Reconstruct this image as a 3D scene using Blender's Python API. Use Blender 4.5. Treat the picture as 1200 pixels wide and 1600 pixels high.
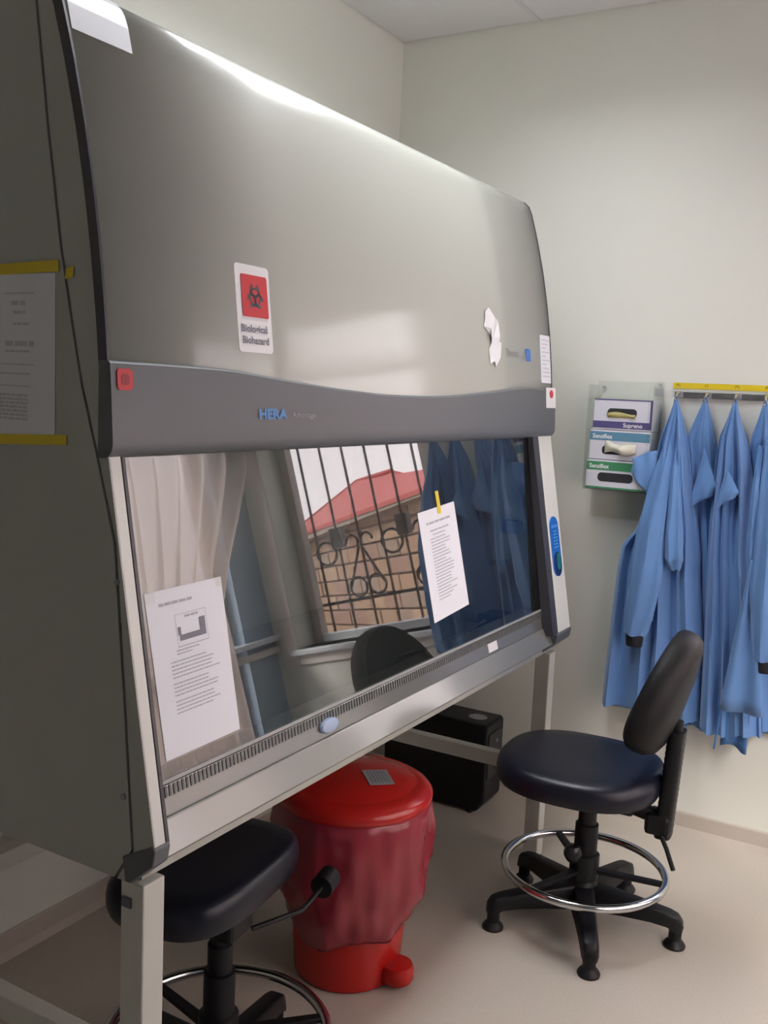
import bpy, bmesh, math, random
from mathutils import Vector, Matrix
for o in list(bpy.data.objects):
    bpy.data.objects.remove(o, do_unlink=True)
SC = bpy.context.scene
COL = SC.collection
PI = math.pi
# ------------------------------------------------------------------ camera
CAMLOC = (2.0064, -3.435, 1.5082)
YAW, PITCH, ROLL, FPX = -0.5274, -0.1236, 0.0447, 1533.7
cd = bpy.data.cameras.new('camera')
cam = bpy.data.objects.new('camera', cd)
COL.objects.link(cam)
fw = Vector((math.sin(YAW)*math.cos(PITCH), math.cos(YAW)*math.cos(PITCH), math.sin(PITCH)))
rt = fw.cross(Vector((0, 0, 1))).normalized()
up = rt.cross(fw)
r2 = rt*math.cos(ROLL) + up*math.sin(ROLL)
u2 = up*math.cos(ROLL) - rt*math.sin(ROLL)
M = Matrix((r2, u2, -fw)).transposed().to_4x4()
M.translation = CAMLOC
cam.matrix_world = M
cd.sensor_fit = 'VERTICAL'
cd.sensor_height = 24.0
cd.lens = FPX/1600*24.0
cd.clip_start = 0.02
SC.camera = cam
# ------------------------------------------------------------------ sky, sun, exposure
W = bpy.data.worlds.new('overcast_sky')
SC.world = W
W.use_nodes = True
bg = W.node_tree.nodes['Background']
bg.inputs[0].default_value = (1.0, 0.90, 0.92, 1)
bg.inputs[1].default_value = 4.6
sd = bpy.data.lights.new('sun', 'SUN')
sd.energy = 9.0
sd.angle = 0.3
sd.color = (1, .93, .86)
sun = bpy.data.objects.new('sun', sd)
COL.objects.link(sun)
sun.rotation_euler = Vector((-.45, .60, -.60)).to_track_quat('-Z', 'Y').to_euler()
SC.view_settings.view_transform = 'Standard'
SC.view_settings.look = 'None'
SC.view_settings.gamma = 1
SC.view_settings.use_curve_mapping = False
SC.view_settings.exposure = 0.16
SC.cycles.max_bounces = 10
SC.cycles.diffuse_bounces = 6
SC.cycles.transparent_max_bounces = 16
SC.cycles.caustics_reflective = False
SC.cycles.caustics_refractive = False
SC.cycles.sample_clamp_indirect = 6
TROFFER = 19.0          # radiance of the ceiling light diffusers

# ------------------------------------------------------------------ materials
def mat(name, col, rough=.5, metal=0., spec=.5, emit=None, es=0, noise=0, nscale=40, bump=0, bscale=200, coat=0, sheen=0, trans=0):
    m = bpy.data.materials.new(name)
    m.use_nodes = True
    nt = m.node_tree
    b = nt.nodes['Principled BSDF']
    b.inputs['Base Color'].default_value = (*col, 1)
    b.inputs['Roughness'].default_value = rough
    b.inputs['Metallic'].default_value = metal
    b.inputs['Specular IOR Level'].default_value = spec
    b.inputs['Coat Weight'].default_value = coat
    b.inputs['Coat Roughness'].default_value = .12
    b.inputs['Sheen Weight'].default_value = sheen
    b.inputs['Transmission Weight'].default_value = trans
    if emit:
        b.inputs['Emission Color'].default_value = (*emit, 1)
        b.inputs['Emission Strength'].default_value = es
    tc = nt.nodes.new('ShaderNodeTexCoord')
    if noise:
        n = nt.nodes.new('ShaderNodeTexNoise')
        n.inputs['Scale'].default_value = nscale
        n.inputs['Detail'].default_value = 4
        nt.links.new(tc.outputs['Object'], n.inputs['Vector'])
        mx = nt.nodes.new('ShaderNodeMix')
        mx.data_type = 'RGBA'
        mx.inputs[6].default_value = (*[max(0, c*(1-noise)) for c in col], 1)
        mx.inputs[7].default_value = (*[min(1, c*(1+noise)) for c in col], 1)
        nt.links.new(n.outputs['Fac'], mx.inputs[0])
        nt.links.new(mx.outputs[2], b.inputs['Base Color'])
    if bump:
        n = nt.nodes.new('ShaderNodeTexNoise')
        n.inputs['Scale'].default_value = bscale
        n.inputs['Detail'].default_value = 3
        nt.links.new(tc.outputs['Object'], n.inputs['Vector'])
        bp = nt.nodes.new('ShaderNodeBump')
        bp.inputs['Strength'].default_value = bump
        bp.inputs['Distance'].default_value = .002
        nt.links.new(n.outputs['Fac'], bp.inputs['Height'])
        nt.links.new(bp.outputs['Normal'], b.inputs['Normal'])
    return m

def glass_mat(name, tint, f0, rough=0.0):
    """thin clear sheet: reflection rises towards grazing (Schlick), the rest passes through"""
    m = bpy.data.materials.new(name)
    m.use_nodes = True
    nt = m.node_tree
    nt.nodes.clear()
    N = nt.nodes.new
    out = N('ShaderNodeOutputMaterial')
    mix = N('ShaderNodeMixShader')
    tr = N('ShaderNodeBsdfTransparent')
    gl = N('ShaderNodeBsdfGlossy')
    tr.inputs[0].default_value = (*tint, 1)
    gl.inputs['Roughness'].default_value = rough
    geo = N('ShaderNodeNewGeometry')
    dt = N('ShaderNodeVectorMath'); dt.operation = 'DOT_PRODUCT'
    ab = N('ShaderNodeMath'); ab.operation = 'ABSOLUTE'
    om = N('ShaderNodeMath'); om.operation = 'SUBTRACT'; om.inputs[0].default_value = 1
    pw = N('ShaderNodeMath'); pw.operation = 'POWER'; pw.inputs[1].default_value = 5
    ma = N('ShaderNodeMath'); ma.operation = 'MULTIPLY_ADD'; ma.inputs[1].default_value = 1-f0; ma.inputs[2].default_value = f0
    L = nt.links.new
    L(geo.outputs['Normal'], dt.inputs[0]); L(geo.outputs['Incoming'], dt.inputs[1])
    L(dt.outputs['Value'], ab.inputs[0]); L(ab.outputs[0], om.inputs[1]); L(om.outputs[0], pw.inputs[0]); L(pw.outputs[0], ma.inputs[0])
    L(ma.outputs[0], mix.inputs[0]); L(tr.outputs[0], mix.inputs[1]); L(gl.outputs[0], mix.inputs[2]); L(mix.outputs[0], out.inputs[0])
    return m

def cloth_mat(name, col, sheer, trans):
    """thin fabric: diffuse + light passing through the weave"""
    m = bpy.data.materials.new(name)
    m.use_nodes = True
    nt = m.node_tree
    nt.nodes.clear()
    N = nt.nodes.new; L = nt.links.new
    out = N('ShaderNodeOutputMaterial')
    d = N('ShaderNodeBsdfDiffuse'); t = N('ShaderNodeBsdfTranslucent'); tr = N('ShaderNodeBsdfTransparent')
    tc = N('ShaderNodeTexCoord'); n = N('ShaderNodeTexNoise'); n.inputs['Scale'].default_value = 90
    L(tc.outputs['Object'], n.inputs['Vector'])
    mx = N('ShaderNodeMix'); mx.data_type = 'RGBA'
    mx.inputs[6].default_value = (*[c*.93 for c in col], 1); mx.inputs[7].default_value = (*col, 1)
    L(n.outputs['Fac'], mx.inputs[0]); L(mx.outputs[2], d.inputs[0]); L(mx.outputs[2], t.inputs[0])
    a = N('ShaderNodeMixShader'); a.inputs[0].default_value = trans
    L(d.outputs[0], a.inputs[1]); L(t.outputs[0], a.inputs[2])
    b = N('ShaderNodeMixShader'); b.inputs[0].default_value = sheer
    L(a.outputs[0], b.inputs[1]); L(tr.outputs[0], b.inputs[2]); L(b.outputs[0], out.inputs[0])
    return m

m_wall = mat('wall_paint', (.695, .70, .645), .55, noise=.015, nscale=6, bump=.12, bscale=180)
m_wallr = mat('blue_grey_wall', (.36, .46, .58), .55, bump=.12, bscale=180)  # right wall only: bluer and darker than the other walls
m_ceil = mat('ceiling_tile', (.62, .62, .62), .9, noise=.03, nscale=120, bump=.3, bscale=300)
m_louver = mat('brushed_louver', (.55, .55, .55), .35, metal=.7)
m_cgrid = mat('ceiling_grid', (.55, .55, .55), .5)
m_floor = mat('vinyl_floor', (.48, .435, .375), .32, noise=.12, nscale=160, bump=.04, bscale=60)
m_base = mat('vinyl_baseboard', (.47, .42, .37), .45, noise=.03)
m_paint = mat('cabinet_enamel', (.385, .395, .355), .34, noise=.01, nscale=5, coat=.75)
m_leg = mat('stand_enamel', (.58, .58, .53), .35, noise=.01)
m_band = mat('grey_plastic', (.105, .115, .128), .42, noise=.02, nscale=90)
m_trim = mat('dark_trim', (.05, .05, .06), .4)
m_rubber = mat('black_rubber', (.015, .016, .018), .5, noise=.05)
m_steel = mat('stainless_steel', (.52, .53, .52), .30, metal=1, noise=.03, nscale=25)
m_dsteel = mat('dull_steel_liner', (.36, .37, .37), .45, metal=.2, noise=.04, nscale=15)
m_sill = mat('satin_steel_sill', (.33, .335, .33), .25, metal=.6, noise=.02, nscale=30)
m_paper = mat('white_paper', (.76, .78, .84), .6)
m_paper2 = mat('thin_white_sheet', (.62, .64, .70), .35)
m_ink = mat('printed_ink', (.42, .43, .48), .7)
m_inkd = mat('dark_ink', (.10, .10, .12), .7)
m_tape = mat('yellow_tape', (.72, .55, .02), .45, noise=.03)
m_red = mat('red_plastic', (.44, .011, .009), .22, noise=.02, nscale=12)
m_sred = mat('red_print', (.55, .04, .05), .5)
m_bag = mat('red_bag_film', (.27, .026, .042), .22, noise=.12, nscale=14, bump=.25, bscale=22)
m_vinyl = mat('black_vinyl', (.008, .009, .018), .33, spec=.35, noise=.1, nscale=60, bump=.12, bscale=500)
m_vback = mat('black_upholstery', (.009, .0085, .010), .5, spec=.22, noise=.15, nscale=200, bump=.25, bscale=600)
m_blackp = mat('black_plastic', (.008, .008, .010), .45, spec=.28, noise=.1, nscale=90)
m_chrome = mat('chrome', (.62, .62, .62), .12, metal=1, noise=.02)
m_gown = mat('blue_gown_fabric', (.105, .235, .50), .75, sheen=.25, noise=.05, nscale=70, bump=.15, bscale=120)
m_gownd = mat('gown_inner_fabric', (.06, .16, .38), .8, noise=.05, nscale=70, bump=.15, bscale=120)
m_cuff = mat('black_knit_cuff', (.006, .007, .012), .8, bump=.3, bscale=300)
m_blue = mat('blue_print', (.06, .22, .50), .4)
m_dblue = mat('display_blue', (.02, .15, .55), .2, noise=.12, nscale=60)
m_navy = mat('display_navy', (.008, .02, .12), .2)
m_green = mat('display_green', (.01, .16, .17), .3, noise=.2, nscale=200)
m_lblue = mat('pale_blue_plastic', (.35, .45, .62), .4)
m_white = mat('white_plastic', (.75, .75, .78), .4)
m_lav = mat('white_carton', (.62, .62, .70), .55)
m_purple = mat('purple_print', (.085, .075, .21), .5)
m_teal = mat('blue_teal_print', (.10, .24, .36), .5)
m_grn = mat('green_print', (.05, .24, .11), .5)
m_glove = mat('cream_latex', (.62, .60, .50), .6)
m_olive = mat('yellow_latex', (.40, .36, .14), .6)
m_hole = mat('dark_slot', (.02, .02, .025), .8)
m_lgrey = mat('pale_print', (.30, .31, .34), .5)
m_rail = mat('grey_metal_rail', (.16, .16, .165), .4, metal=.6, noise=.25, nscale=40)
m_frame = mat('brown_window_frame', (.48, .41, .38), .4, noise=.05)
m_casing = mat('window_casing_paint', (.72, .66, .62), .5)
m_sillw = mat('grey_window_sill', (.66, .70, .74), .4)
m_iron = mat('dark_wrought_iron', (.06, .045, .045), .5)
m_stone = [mat('sandstone_a', (.33, .22, .15), .9, noise=.2, nscale=9, bump=.5, bscale=25),
           mat('sandstone_b', (.37, .26, .18), .9, noise=.2, nscale=9, bump=.5, bscale=25),
           mat('sandstone_c', (.29, .185, .145), .9, noise=.2, nscale=9, bump=.5, bscale=25),
           mat('sandstone_d', (.28, .21, .165), .9, noise=.2, nscale=9, bump=.5, bscale=25)]
m_mortar = mat('mortar', (.25, .20, .17), .9, noise=.1)
m_roof = mat('salmon_roof_sheet', (.40, .085, .08), .7, noise=.06, nscale=3)
m_fascia = mat('grey_fascia', (.27, .23, .20), .7)
m_earth = mat('dry_ground', (.30, .24, .18), .9, noise=.15, nscale=3)
m_light = mat('troffer_diffuser', (.9, .9, .9), .5, emit=(.95, .97, 1.0), es=TROFFER)
m_sash = glass_mat('sash_glass', (.80, .83, .82), .18)
m_sashb = glass_mat('sash_glass_coated', (.82, .84, .83), .0)
m_pane = glass_mat('window_glass', (.95, .96, .96), .03)
m_acry = glass_mat('clear_acrylic', (.975, .985, .975), .02, .08)
m_curt = cloth_mat('cream_curtain_fabric', (.96, .86, .81), .52, .85)

# ------------------------------------------------------------------ mesh helpers
class MB:
    def __init__(s): s.v = []; s.f = []
    def add(s, vs, fs):
        n = len(s.v)
        s.v += [tuple(v) for v in vs]
        s.f += [tuple(i+n for i in f) for f in fs]
        return s
    def box(s, a, b):
        x0, y0, z0 = a; x1, y1, z1 = b
        return s.add([(x0,y0,z0),(x1,y0,z0),(x1,y1,z0),(x0,y1,z0),(x0,y0,z1),(x1,y0,z1),(x1,y1,z1),(x0,y1,z1)],
                     [(0,3,2,1),(4,5,6,7),(0,1,5,4),(1,2,6,5),(2,3,7,6),(3,0,4,7)])
    def prism(s, poly, d):                       # polygon of 3-D points swept along d
        n = len(poly); d = Vector(d)
        return s.add([Vector(p) for p in poly]+[Vector(p)+d for p in poly],
                     [tuple(range(n))[::-1], tuple(range(n, 2*n))]+[(i, (i+1) % n, n+(i+1) % n, n+i) for i in range(n)])
    def grid(s, fn, us, vs, closed=False):
        nu, nv = len(us), len(vs)
        P = [fn(u, v) for v in vs for u in us]
        F = []
        for j in range(nv-1):
            for i in range(nu if closed else nu-1):
                F.append((j*nu+i, j*nu+(i+1) % nu, (j+1)*nu+(i+1) % nu, (j+1)*nu+i))
        return s.add(P, F)
    def rings(s, rings, cap0=True, cap1=True):
        n = len(rings[0]); P = [p for r in rings for p in r]; F = []
        for j in range(len(rings)-1):
            for i in range(n):
                F.append((j*n+i, j*n+(i+1) % n, (j+1)*n+(i+1) % n, (j+1)*n+i))
        if cap0: F.append(tuple(range(n))[::-1])
        if cap1: F.append(tuple(range((len(rings)-1)*n, len(rings)*n)))
        return s.add(P, F)
    def lathe(s, prof, c=(0, 0, 0), n=28, sx=1, sy=1):
        return s.rings([[(c[0]+r*sx*math.cos(2*PI*i/n), c[1]+r*sy*math.sin(2*PI*i/n), c[2]+z) for i in range(n)] for r, z in prof])
    def tube(s, pts, r, n=10, closed=False):
        pts = [Vector(p) for p in pts]; R = []; m = len(pts)
        for k, p in enumerate(pts):
            if closed: t = (pts[(k+1) % m]-pts[k-1])
            else: t = pts[min(k+1, m-1)]-pts[max(k-1, 0)]
            t.normalize()
            a = Vector((0, 0, 1)) if abs(t.z) < .9 else Vector((1, 0, 0))
            e1 = t.cross(a).normalized(); e2 = t.cross(e1)
            rr = r[k] if isinstance(r, (list, tuple)) else r
            R.append([p+e1*rr*math.cos(2*PI*i/n)+e2*rr*math.sin(2*PI*i/n) for i in range(n)])
        if closed: R.append(R[0])
        return s.rings(R, not closed, not closed)
    def build(s, name, m, parent=None, smooth=False, bevel=0, solid=0, weld=False):
        off = Vector((0, 0, 0))
        if parent is not None: off = Vector(parent.get('o', (0, 0, 0)))
        me = bpy.data.meshes.new(name)
        me.from_pydata([Vector(v)-off for v in s.v], [], s.f)
        bm = bmesh.new(); bm.from_mesh(me)
        if weld: bmesh.ops.remove_doubles(bm, verts=bm.verts, dist=1e-5)
        bmesh.ops.recalc_face_normals(bm, faces=bm.faces)
        if bevel:
            bmesh.ops.bevel(bm, geom=[e for e in bm.edges if len(e.link_faces) == 2 and e.calc_face_angle(0) > .6], offset=bevel, segments=2, affect='EDGES', profile=.5)
        bm.to_mesh(me); bm.free()
        me.materials.append(m)
        if smooth:
            me.shade_smooth()
            try: me.set_sharp_from_angle(angle=.7)
            except Exception: pass
        o = bpy.data.objects.new(name, me)
        COL.objects.link(o)
        if parent is not None:
            o.parent = parent
            o['o'] = tuple(off)
        if solid:
            md = o.modifiers.new('thickness', 'SOLIDIFY'); md.thickness = solid; md.offset = 0
        return o

def tag(o, label, cat, group=None):
    o['label'] = label; o['category'] = cat
    if group: o['group'] = group
    return o
def thing(name, loc, label, cat, group=None, local=False, rz=0):
    o = bpy.data.objects.new(name, None)
    COL.objects.link(o)
    o.location = loc
    o.rotation_euler = (0, 0, rz)
    o.empty_display_size = .1
    o['o'] = (0, 0, 0) if local else tuple(loc)
    return tag(o, label, cat, group)
def struct(o):
    o['kind'] = 'structure'
    return o
def lerp(tab, t):                                # tab: ascending [(key, value...)]
    if t <= tab[0][0]: return tab[0][1]
    for (a, x), (b, y) in zip(tab, tab[1:]):
        if t <= b: return x+(y-x)*(t-a)/(b-a)
    return tab[-1][1]
def lin(a, b, n): return [a+(b-a)*i/(n-1) for i in range(n)]
def text_mb(s, size, fn, align='LEFT', bold=0, xs=1.0):
    c = bpy.data.curves.new('t', 'FONT')
    c.body = s; c.size = size; c.align_x = align; c.resolution_u = 2
    c.offset = bold
    o = bpy.data.objects.new('t', c)
    COL.objects.link(o)
    bpy.context.view_layer.update()
    me = bpy.data.meshes.new_from_object(o.evaluated_get(bpy.context.evaluated_depsgraph_get()))
    mb = MB()
    mb.add([fn(v.co.x*xs, v.co.y) for v in me.vertices], [tuple(p.vertices) for p in me.polygons])
    bpy.data.objects.remove(o); bpy.data.curves.remove(c); bpy.data.meshes.remove(me)
    return mb
def quad(mb, fn, x0, x1, y0, y1):
    return mb.add([fn(x0, y0), fn(x1, y0), fn(x1, y1), fn(x0, y1)], [(0, 1, 2, 3)])
def words(mb, fn, x0, x1, y, h, rng, gap=.3):
    x = x0
    while x < x1:
        w = min(rng.uniform(1.6, 5.0)*h, x1-x)
        quad(mb, fn, x, x+w, y, y+h)
        x += w+gap*h*1.6

# ------------------------------------------------------------------ room shell
H = 2.84
XR = 2.45
YF = -4.7
WX0, WX1, WZ0, WZ1 = 1.54, 2.33, .775, 2.12       # window opening in the back wall
b = MB()
b.box((-.15, 0, -.1), (WX0, .2, H+.1)).box((WX1, 0, -.1), (XR+.15, .2, H+.1)).box((WX0, 0, -.1), (WX1, .2, WZ0)).box((WX0, 0, WZ1), (WX1, .2, H+.1))
struct(b.build('wall_back', m_wall))
struct(MB().box((-.15, YF, -.1), (0, 0, H+.1)).build('wall_left', m_wall))
VY0, VY1, VZ0, VZ1 = -2.3, -.20, .45, 1.95        # curtained window in the right wall
b = MB()
b.box((XR, YF, -.1), (XR+.15, VY0, H+.1)).box((XR, VY1, -.1), (XR+.15, 0, H+.1)).box((XR, VY0, -.1), (XR+.15, VY1, VZ0)).box((XR, VY0, VZ1), (XR+.15, VY1, H+.1))
struct(b.build('wall_right', m_wallr))
struct(MB().box((-.15, YF-.15, -.1), (XR+.15, YF, H+.1)).build('wall_front', m_wall))
struct(MB().box((-.15, YF-.15, -.12), (XR+.15, .2, 0)).build('floor', m_floor))
# suspended ceiling: tiles between recessed grid lines
TX = [0, .557, 1.157, 1.757, 2.357, XR]
TY = [0, -.6, -1.2, -1.8, -2.4, -3.0, -3.6, -4.2, YF]
LX = (1,); LY = (1, 2)
ceil = struct(MB().box((-.15, YF-.15, H+.10), (XR+.15, .2, H+.19)).build('ceiling', m_ceil))
for i in range(len(TX)-1):
    for j in range(len(TY)-1):
        if (i in LX and j in LY): continue
        MB().box((TX[i]+.006, TY[j+1]+.006, H-.001), (TX[i+1]-.006, TY[j]-.006, H+.03)).build('ceiling_tile', m_ceil, ceil)
g = MB()
for x in TX[1:-1]: g.box((x-.010, YF, H-.004), (x+.010, 0, H+.001))
for y in TY[1:-1]: g.box((0, y-.010, H-.004), (XR, y+.010, H+.001))
g.build('ceiling_grid', m_cgrid, ceil)
for (x0, x1, y0, y1, lb) in ((TX[1], TX[2], TY[3], TY[1], 'fluorescent ceiling light above the front of the grey cabinet'),):
    t = thing('ceiling_light', ((x0+x1)/2, (y0+y1)/2, H), lb, 'ceiling light')
    f = MB()
    f.box((x0, y0, H-.006), (x1, y0+.03, H+.02)).box((x0, y1-.03, H-.006), (x1, y1, H+.02)).box((x0, y0+.03, H-.006), (x0+.03, y1-.03, H+.02)).box((x1-.03, y0+.03, H-.006), (x1, y1-.03, H+.02))
    f.build('frame', m_cgrid, t)
    MB().box((x0+.03, y0+.03, H+.075), (x1-.03, y1-.03, H+.085)).build('lamp_panel', m_light, t)
    for x in lin(x0+.03, x1-.03, 4):  # louver blades out of view, added to keep light off the upper walls
        MB().box((x-.002, y0+.03, H+.003), (x+.002, y1-.03, H+.072)).build('added_louver', m_louver, t)
    for y in lin(y0+.03, y1-.03, 7)[0:]:
        MB().box((x0+.03, y-.002, H+.003), (x1-.03, y+.002, H+.072)).build('added_louver', m_louver, t)
# coved vinyl baseboards
def baseprof(d0, d1): return [(0, 0), (.016, 0), (.012, .008), (.006, .02), (.006, .068), (.003, .073), (0, .073)]
pf = baseprof(0, 0)
struct(MB().prism([(0, -a, z) for a, z in pf], (XR, 0, 0)).build('baseboard_back', m_base))
struct(MB().prism([(a, YF, z) for a, z in pf], (0, -YF-.016, 0)).build('baseboard_left', m_base))
struct(MB().prism([(XR-a, YF, z) for a, z in pf], (0, -YF-.016, 0)).build('baseboard_right', m_base))

# ------------------------------------------------------------------ window in the back wall
w1 = bpy.data.objects.new('window_1', None); COL.objects.link(w1); w1.location = ((WX0+WX1)/2, .1, WZ0); struct(w1); w1['o'] = tuple(w1.location)
b = MB()                                            # light casing on the wall around the opening
b.box((WX1, -.012, WZ0-.07), (WX1+.077, -.0005, WZ1+.07)).box((WX0-.05, -.012, WZ1), (WX1, -.0005, WZ1+.07)).box((WX0-.05, -.012, WZ0-.07), (WX1, -.0005, WZ0-.025)).box((WX0-.05, -.012, WZ0-.025), (WX0, -.0005, WZ1))
b.build('casing', m_casing, w1, bevel=.003)
MB().box((WX0-.03, -.035, WZ0-.025), (WX1+.03, .125, WZ0)).build('sill', m_sillw, w1, bevel=.005)
FY0, FY1 = .125, .175
b = MB()
fwid = .05
b.box((WX0, FY0, WZ0), (WX0+fwid, FY1, WZ1)).box((WX1-fwid, FY0, WZ0), (WX1, FY1, WZ1)).box((WX0+fwid, FY0, WZ1-fwid), (WX1-fwid, FY1, WZ1))
b.build('frame', m_frame, w1, bevel=.004)
MB().box((WX0+fwid, FY0, WZ0), (WX1-fwid, FY1, WZ0+.035)).build('bottom_rail', m_sillw, w1, bevel=.004)
MB().box((WX0+fwid, FY0+.005, 1.755), (WX1-fwid, FY1-.005, 1.80)).build('transom', m_frame, w1, bevel=.003)
MB().box((WX0+fwid, .148, WZ0+.035), (WX1-fwid, .152, 1.755)).build('pane', m_pane, w1)
MB().box((WX0+fwid, .148, 1.80), (WX1-fwid, .152, WZ1-fwid)).build('pane', m_pane, w1)
# wrought iron grille outside it
GY = .215
gr = thing('window_grille', ((WX0+WX1)/2, GY, WZ0), 'dark wrought iron window grille with scrolls outside the window', 'window grille')
BX = [1.575+.116*k for k in range(7)]
for x in BX:
    MB().tube([(x, GY, WZ0-.02), (x, GY, WZ1+.02)], .006, 8).build('bar', m_iron, gr, smooth=True)
for z in (.93, 1.85):
    MB().box((WX0-.03, GY-.005, z-.007), (WX1+.03, GY+.005, z+.007)).build('crossbar', m_iron, gr)
def arc(cx, cz, r, a0, a1, n=18): return [(cx+r*math.cos(a0+(a1-a0)*i/n), GY-.012, cz+r*math.sin(a0+(a1-a0)*i/n)) for i in range(n+1)]
for cx in (1.69, 2.038):
    for sgn in (-1, 1):
        # inverted-V legs ending in small top curls, and a ring at each foot
        p = arc(cx+sgn*.045, 1.19, .03, PI/2+sgn*PI*.9, PI/2-sgn*PI*.5, 14)
        MB().tube([(cx+sgn*.088, GY-.012, .99), (cx+sgn*.045, GY-.012, 1.08), (cx+sgn*.008, GY-.012, 1.16)], .006, 6).build('scroll', m_iron, gr, smooth=True)
        MB().tube(arc(cx+sgn*.038, 1.185, .03, PI/2-sgn*PI*.55+PI*(0 if sgn > 0 else 0), PI/2+sgn*PI*.75, 14), .006, 6).build('scroll', m_iron, gr, smooth=True)
        MB().tube(arc(cx+sgn*.05, .985, .043, 0, 2*PI, 20)[:-1], .006, 6, closed=True).build('ring', m_iron, gr, smooth=True)
for cx in (1.862, 2.21):
    MB().tube(arc(cx+.01, 1.155, .052, 0, 2*PI, 22)[:-1], .0065, 6, closed=True).build('ring', m_iron, gr, smooth=True)
for cx in (1.807, 2.155):
    MB().box((cx-.028, GY-.022, 1.170), (cx+.028, GY+.022, 1.262)).build('collar', m_iron, gr, bevel=.004)

# ------------------------------------------------------------------ curtained window in the right wall
w2 = bpy.data.objects.new('window_2', None); COL.objects.link(w2); w2.location = (XR+.08, (VY0+VY1)/2, VZ0); struct(w2); w2['o'] = tuple(w2.location)
b = MB()
b.box((XR+.06, VY0, VZ0), (XR+.10, VY0+.05, VZ1)).box((XR+.06, VY1-.05, VZ0), (XR+.10, VY1, VZ1)).box((XR+.06, VY0+.05, VZ0), (XR+.10, VY1-.05, VZ0+.05)).box((XR+.06, VY0+.05, VZ1-.05), (XR+.10, VY1-.05, VZ1)).box((XR+.06, -1.24, VZ0+.05), (XR+.10, -1.19, VZ1-.05))
b.build('frame', m_frame, w2, bevel=.004)
MB().box((XR+.078, VY0+.05, VZ0+.05), (XR+.082, -1.24, VZ1-.05)).build('pane', m_pane, w2)
MB().box((XR+.078, -1.19, VZ0+.05), (XR+.082, VY1-.05, VZ1-.05)).build('pane', m_pane, w2)
MB().box((XR-.045, VY0-.1, .83), (XR+.06, -.002, .853)).build('sill', m_sillw, w2, bevel=.004)
MB().box((XR-.02, VY0-.1, .775), (XR-.0005, -.002, .805)).build('sill_moulding', m_casing, w2, bevel=.004)
cr = thing('curtain_rod', (XR-.07, -1.2, 1.715), 'dark curtain rod above the curtained side window', 'curtain rod')
MB().tube([(XR-.032, VY0-.12, 1.715), (XR-.032, -.02, 1.715)], .011, 10).build('rod', m_rail, cr, smooth=True)
for y in (VY0-.08, -.05):
    MB().box((XR-.045, y-.008, 1.70), (XR-.0005, y+.008, 1.73)).build('bracket', m_rail, cr)
rng = random.Random(4)
def curtain(label, y0, y1, tie, zb, nf):
    b = MB()
    n = 150
    def fn(u, z):
        # gathers towards the window side below the rod
        hi = lerp([(zb, tie+.03), (1.05, tie), (1.2, tie+(y1-tie)*.22), (1.4, tie+(y1-tie)*.6), (1.58, tie+(y1-tie)*.9), (1.70, y1), (1.78, y1)], z)
        y = y0+(hi-y0)*u
        am = .030 if z < 1.69 else .012
        x = XR-.085 + am*math.sin(u*2*PI*nf+.5*math.sin(3*u)) + .004*math.sin(u*47+z*3)
        return (x, y, z)
    b.grid(fn, lin(0, 1, n), lin(zb, 1.775, 22))
    o = b.build('curtain', m_curt, None, smooth=True, solid=.002)
    return tag(o, label, 'curtain')
curtain('pale cream gathered curtain over the side window next to the corner', -.88, .0-.03, -.40, .38, 6)
curtain('pale cream gathered curtain over the near half of the side window', -2.38, -.90, -1.0, .38, 10)

# ------------------------------------------------------------------ stone house outside
A0 = Vector((8.694, 9.0, 0)); US = Vector((-.792, -.611, 0)); UB = Vector((-.611, .792, 0))
def hp(s, bk, z): return A0+US*s+UB*bk+Vector((0, 0, z))
hs = thing('house', tuple(A0), 'neighbouring stone house with a salmon red roof seen through the window', 'house')
ZG = -.35
MB().prism([hp(-.05, .06, ZG), hp(7.2, .06, ZG), hp(7.2, 4, ZG), hp(-.05, 4, ZG)], (0, 0, 1.92)).build('wall_core', m_mortar, hs)
rng = random.Random(11)
row_h = .215
stone_meshes = {}
for r in range(9):
    s = -.05-rng.uniform(0, .3)
    k = 0
    z0 = ZG+r*row_h
    while s < 7.2:
        L = rng.choice((.55, .7, .85))
        a, e = max(s, -.05)+.012, min(s+L, 7.2)-.012
        if e-a > .06:
            pr = rng.uniform(-.012, .014)
            MB().prism([hp(a, 0-pr, z0+.012), hp(e, 0-pr, z0+.012), hp(e, .058, z0+.012), hp(a, .058, z0+.012)], (0, 0, row_h-.024+.0)).build('stone_block', rng.choice(m_stone), hs, bevel=.012)
        s += L
def eb(s): return 1.365+.031*s
def et(s): return 1.50+.020*s
MB().add([hp(-.3, -.25, eb(-.3)), hp(7.4, -.25, eb(7.4)), hp(7.4, -.25, et(7.4)), hp(-.3, -.25, et(-.3)), hp(-.3, .0, eb(-.3)), hp(7.4, .0, eb(7.4)), hp(7.4, .0, et(7.4)), hp(-.3, .0, et(-.3))],
         [(0,1,2,3),(4,7,6,5),(0,4,5,1),(3,2,6,7),(0,3,7,4),(1,5,6,2)]).build('fascia', m_fascia, hs)
rf = [hp(-.05, -.27, et(0)), hp(7.4, -.27, et(7.4)), hp(6.5, 2.0, 1.72), hp(.75, 2.0, 1.94), hp(-.72, 2.0, 2.30), hp(-2.53, 2.0, 2.35)]
rb = [hp(7.2, 4.2, 1.45), hp(-2.2, 4.4, 1.5)]
mb = MB()
P = rf+rb+[p-Vector((0, 0, .05)) for p in rf+rb]
F = [(0,1,2,3,4,5), (5,4,3,2,6,7), (0,5,7)]
mb.add(P, F+[tuple(i+8 for i in f)[::-1] for f in F]+[(0,8,9,1),(1,9,10,2),(2,10,14,6),(6,14,15,7),(7,15,8,0)])
mb.build('roof', m_roof, hs)
def ridge(a, c): return MB().tube([a, c], .03, 8)
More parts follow.
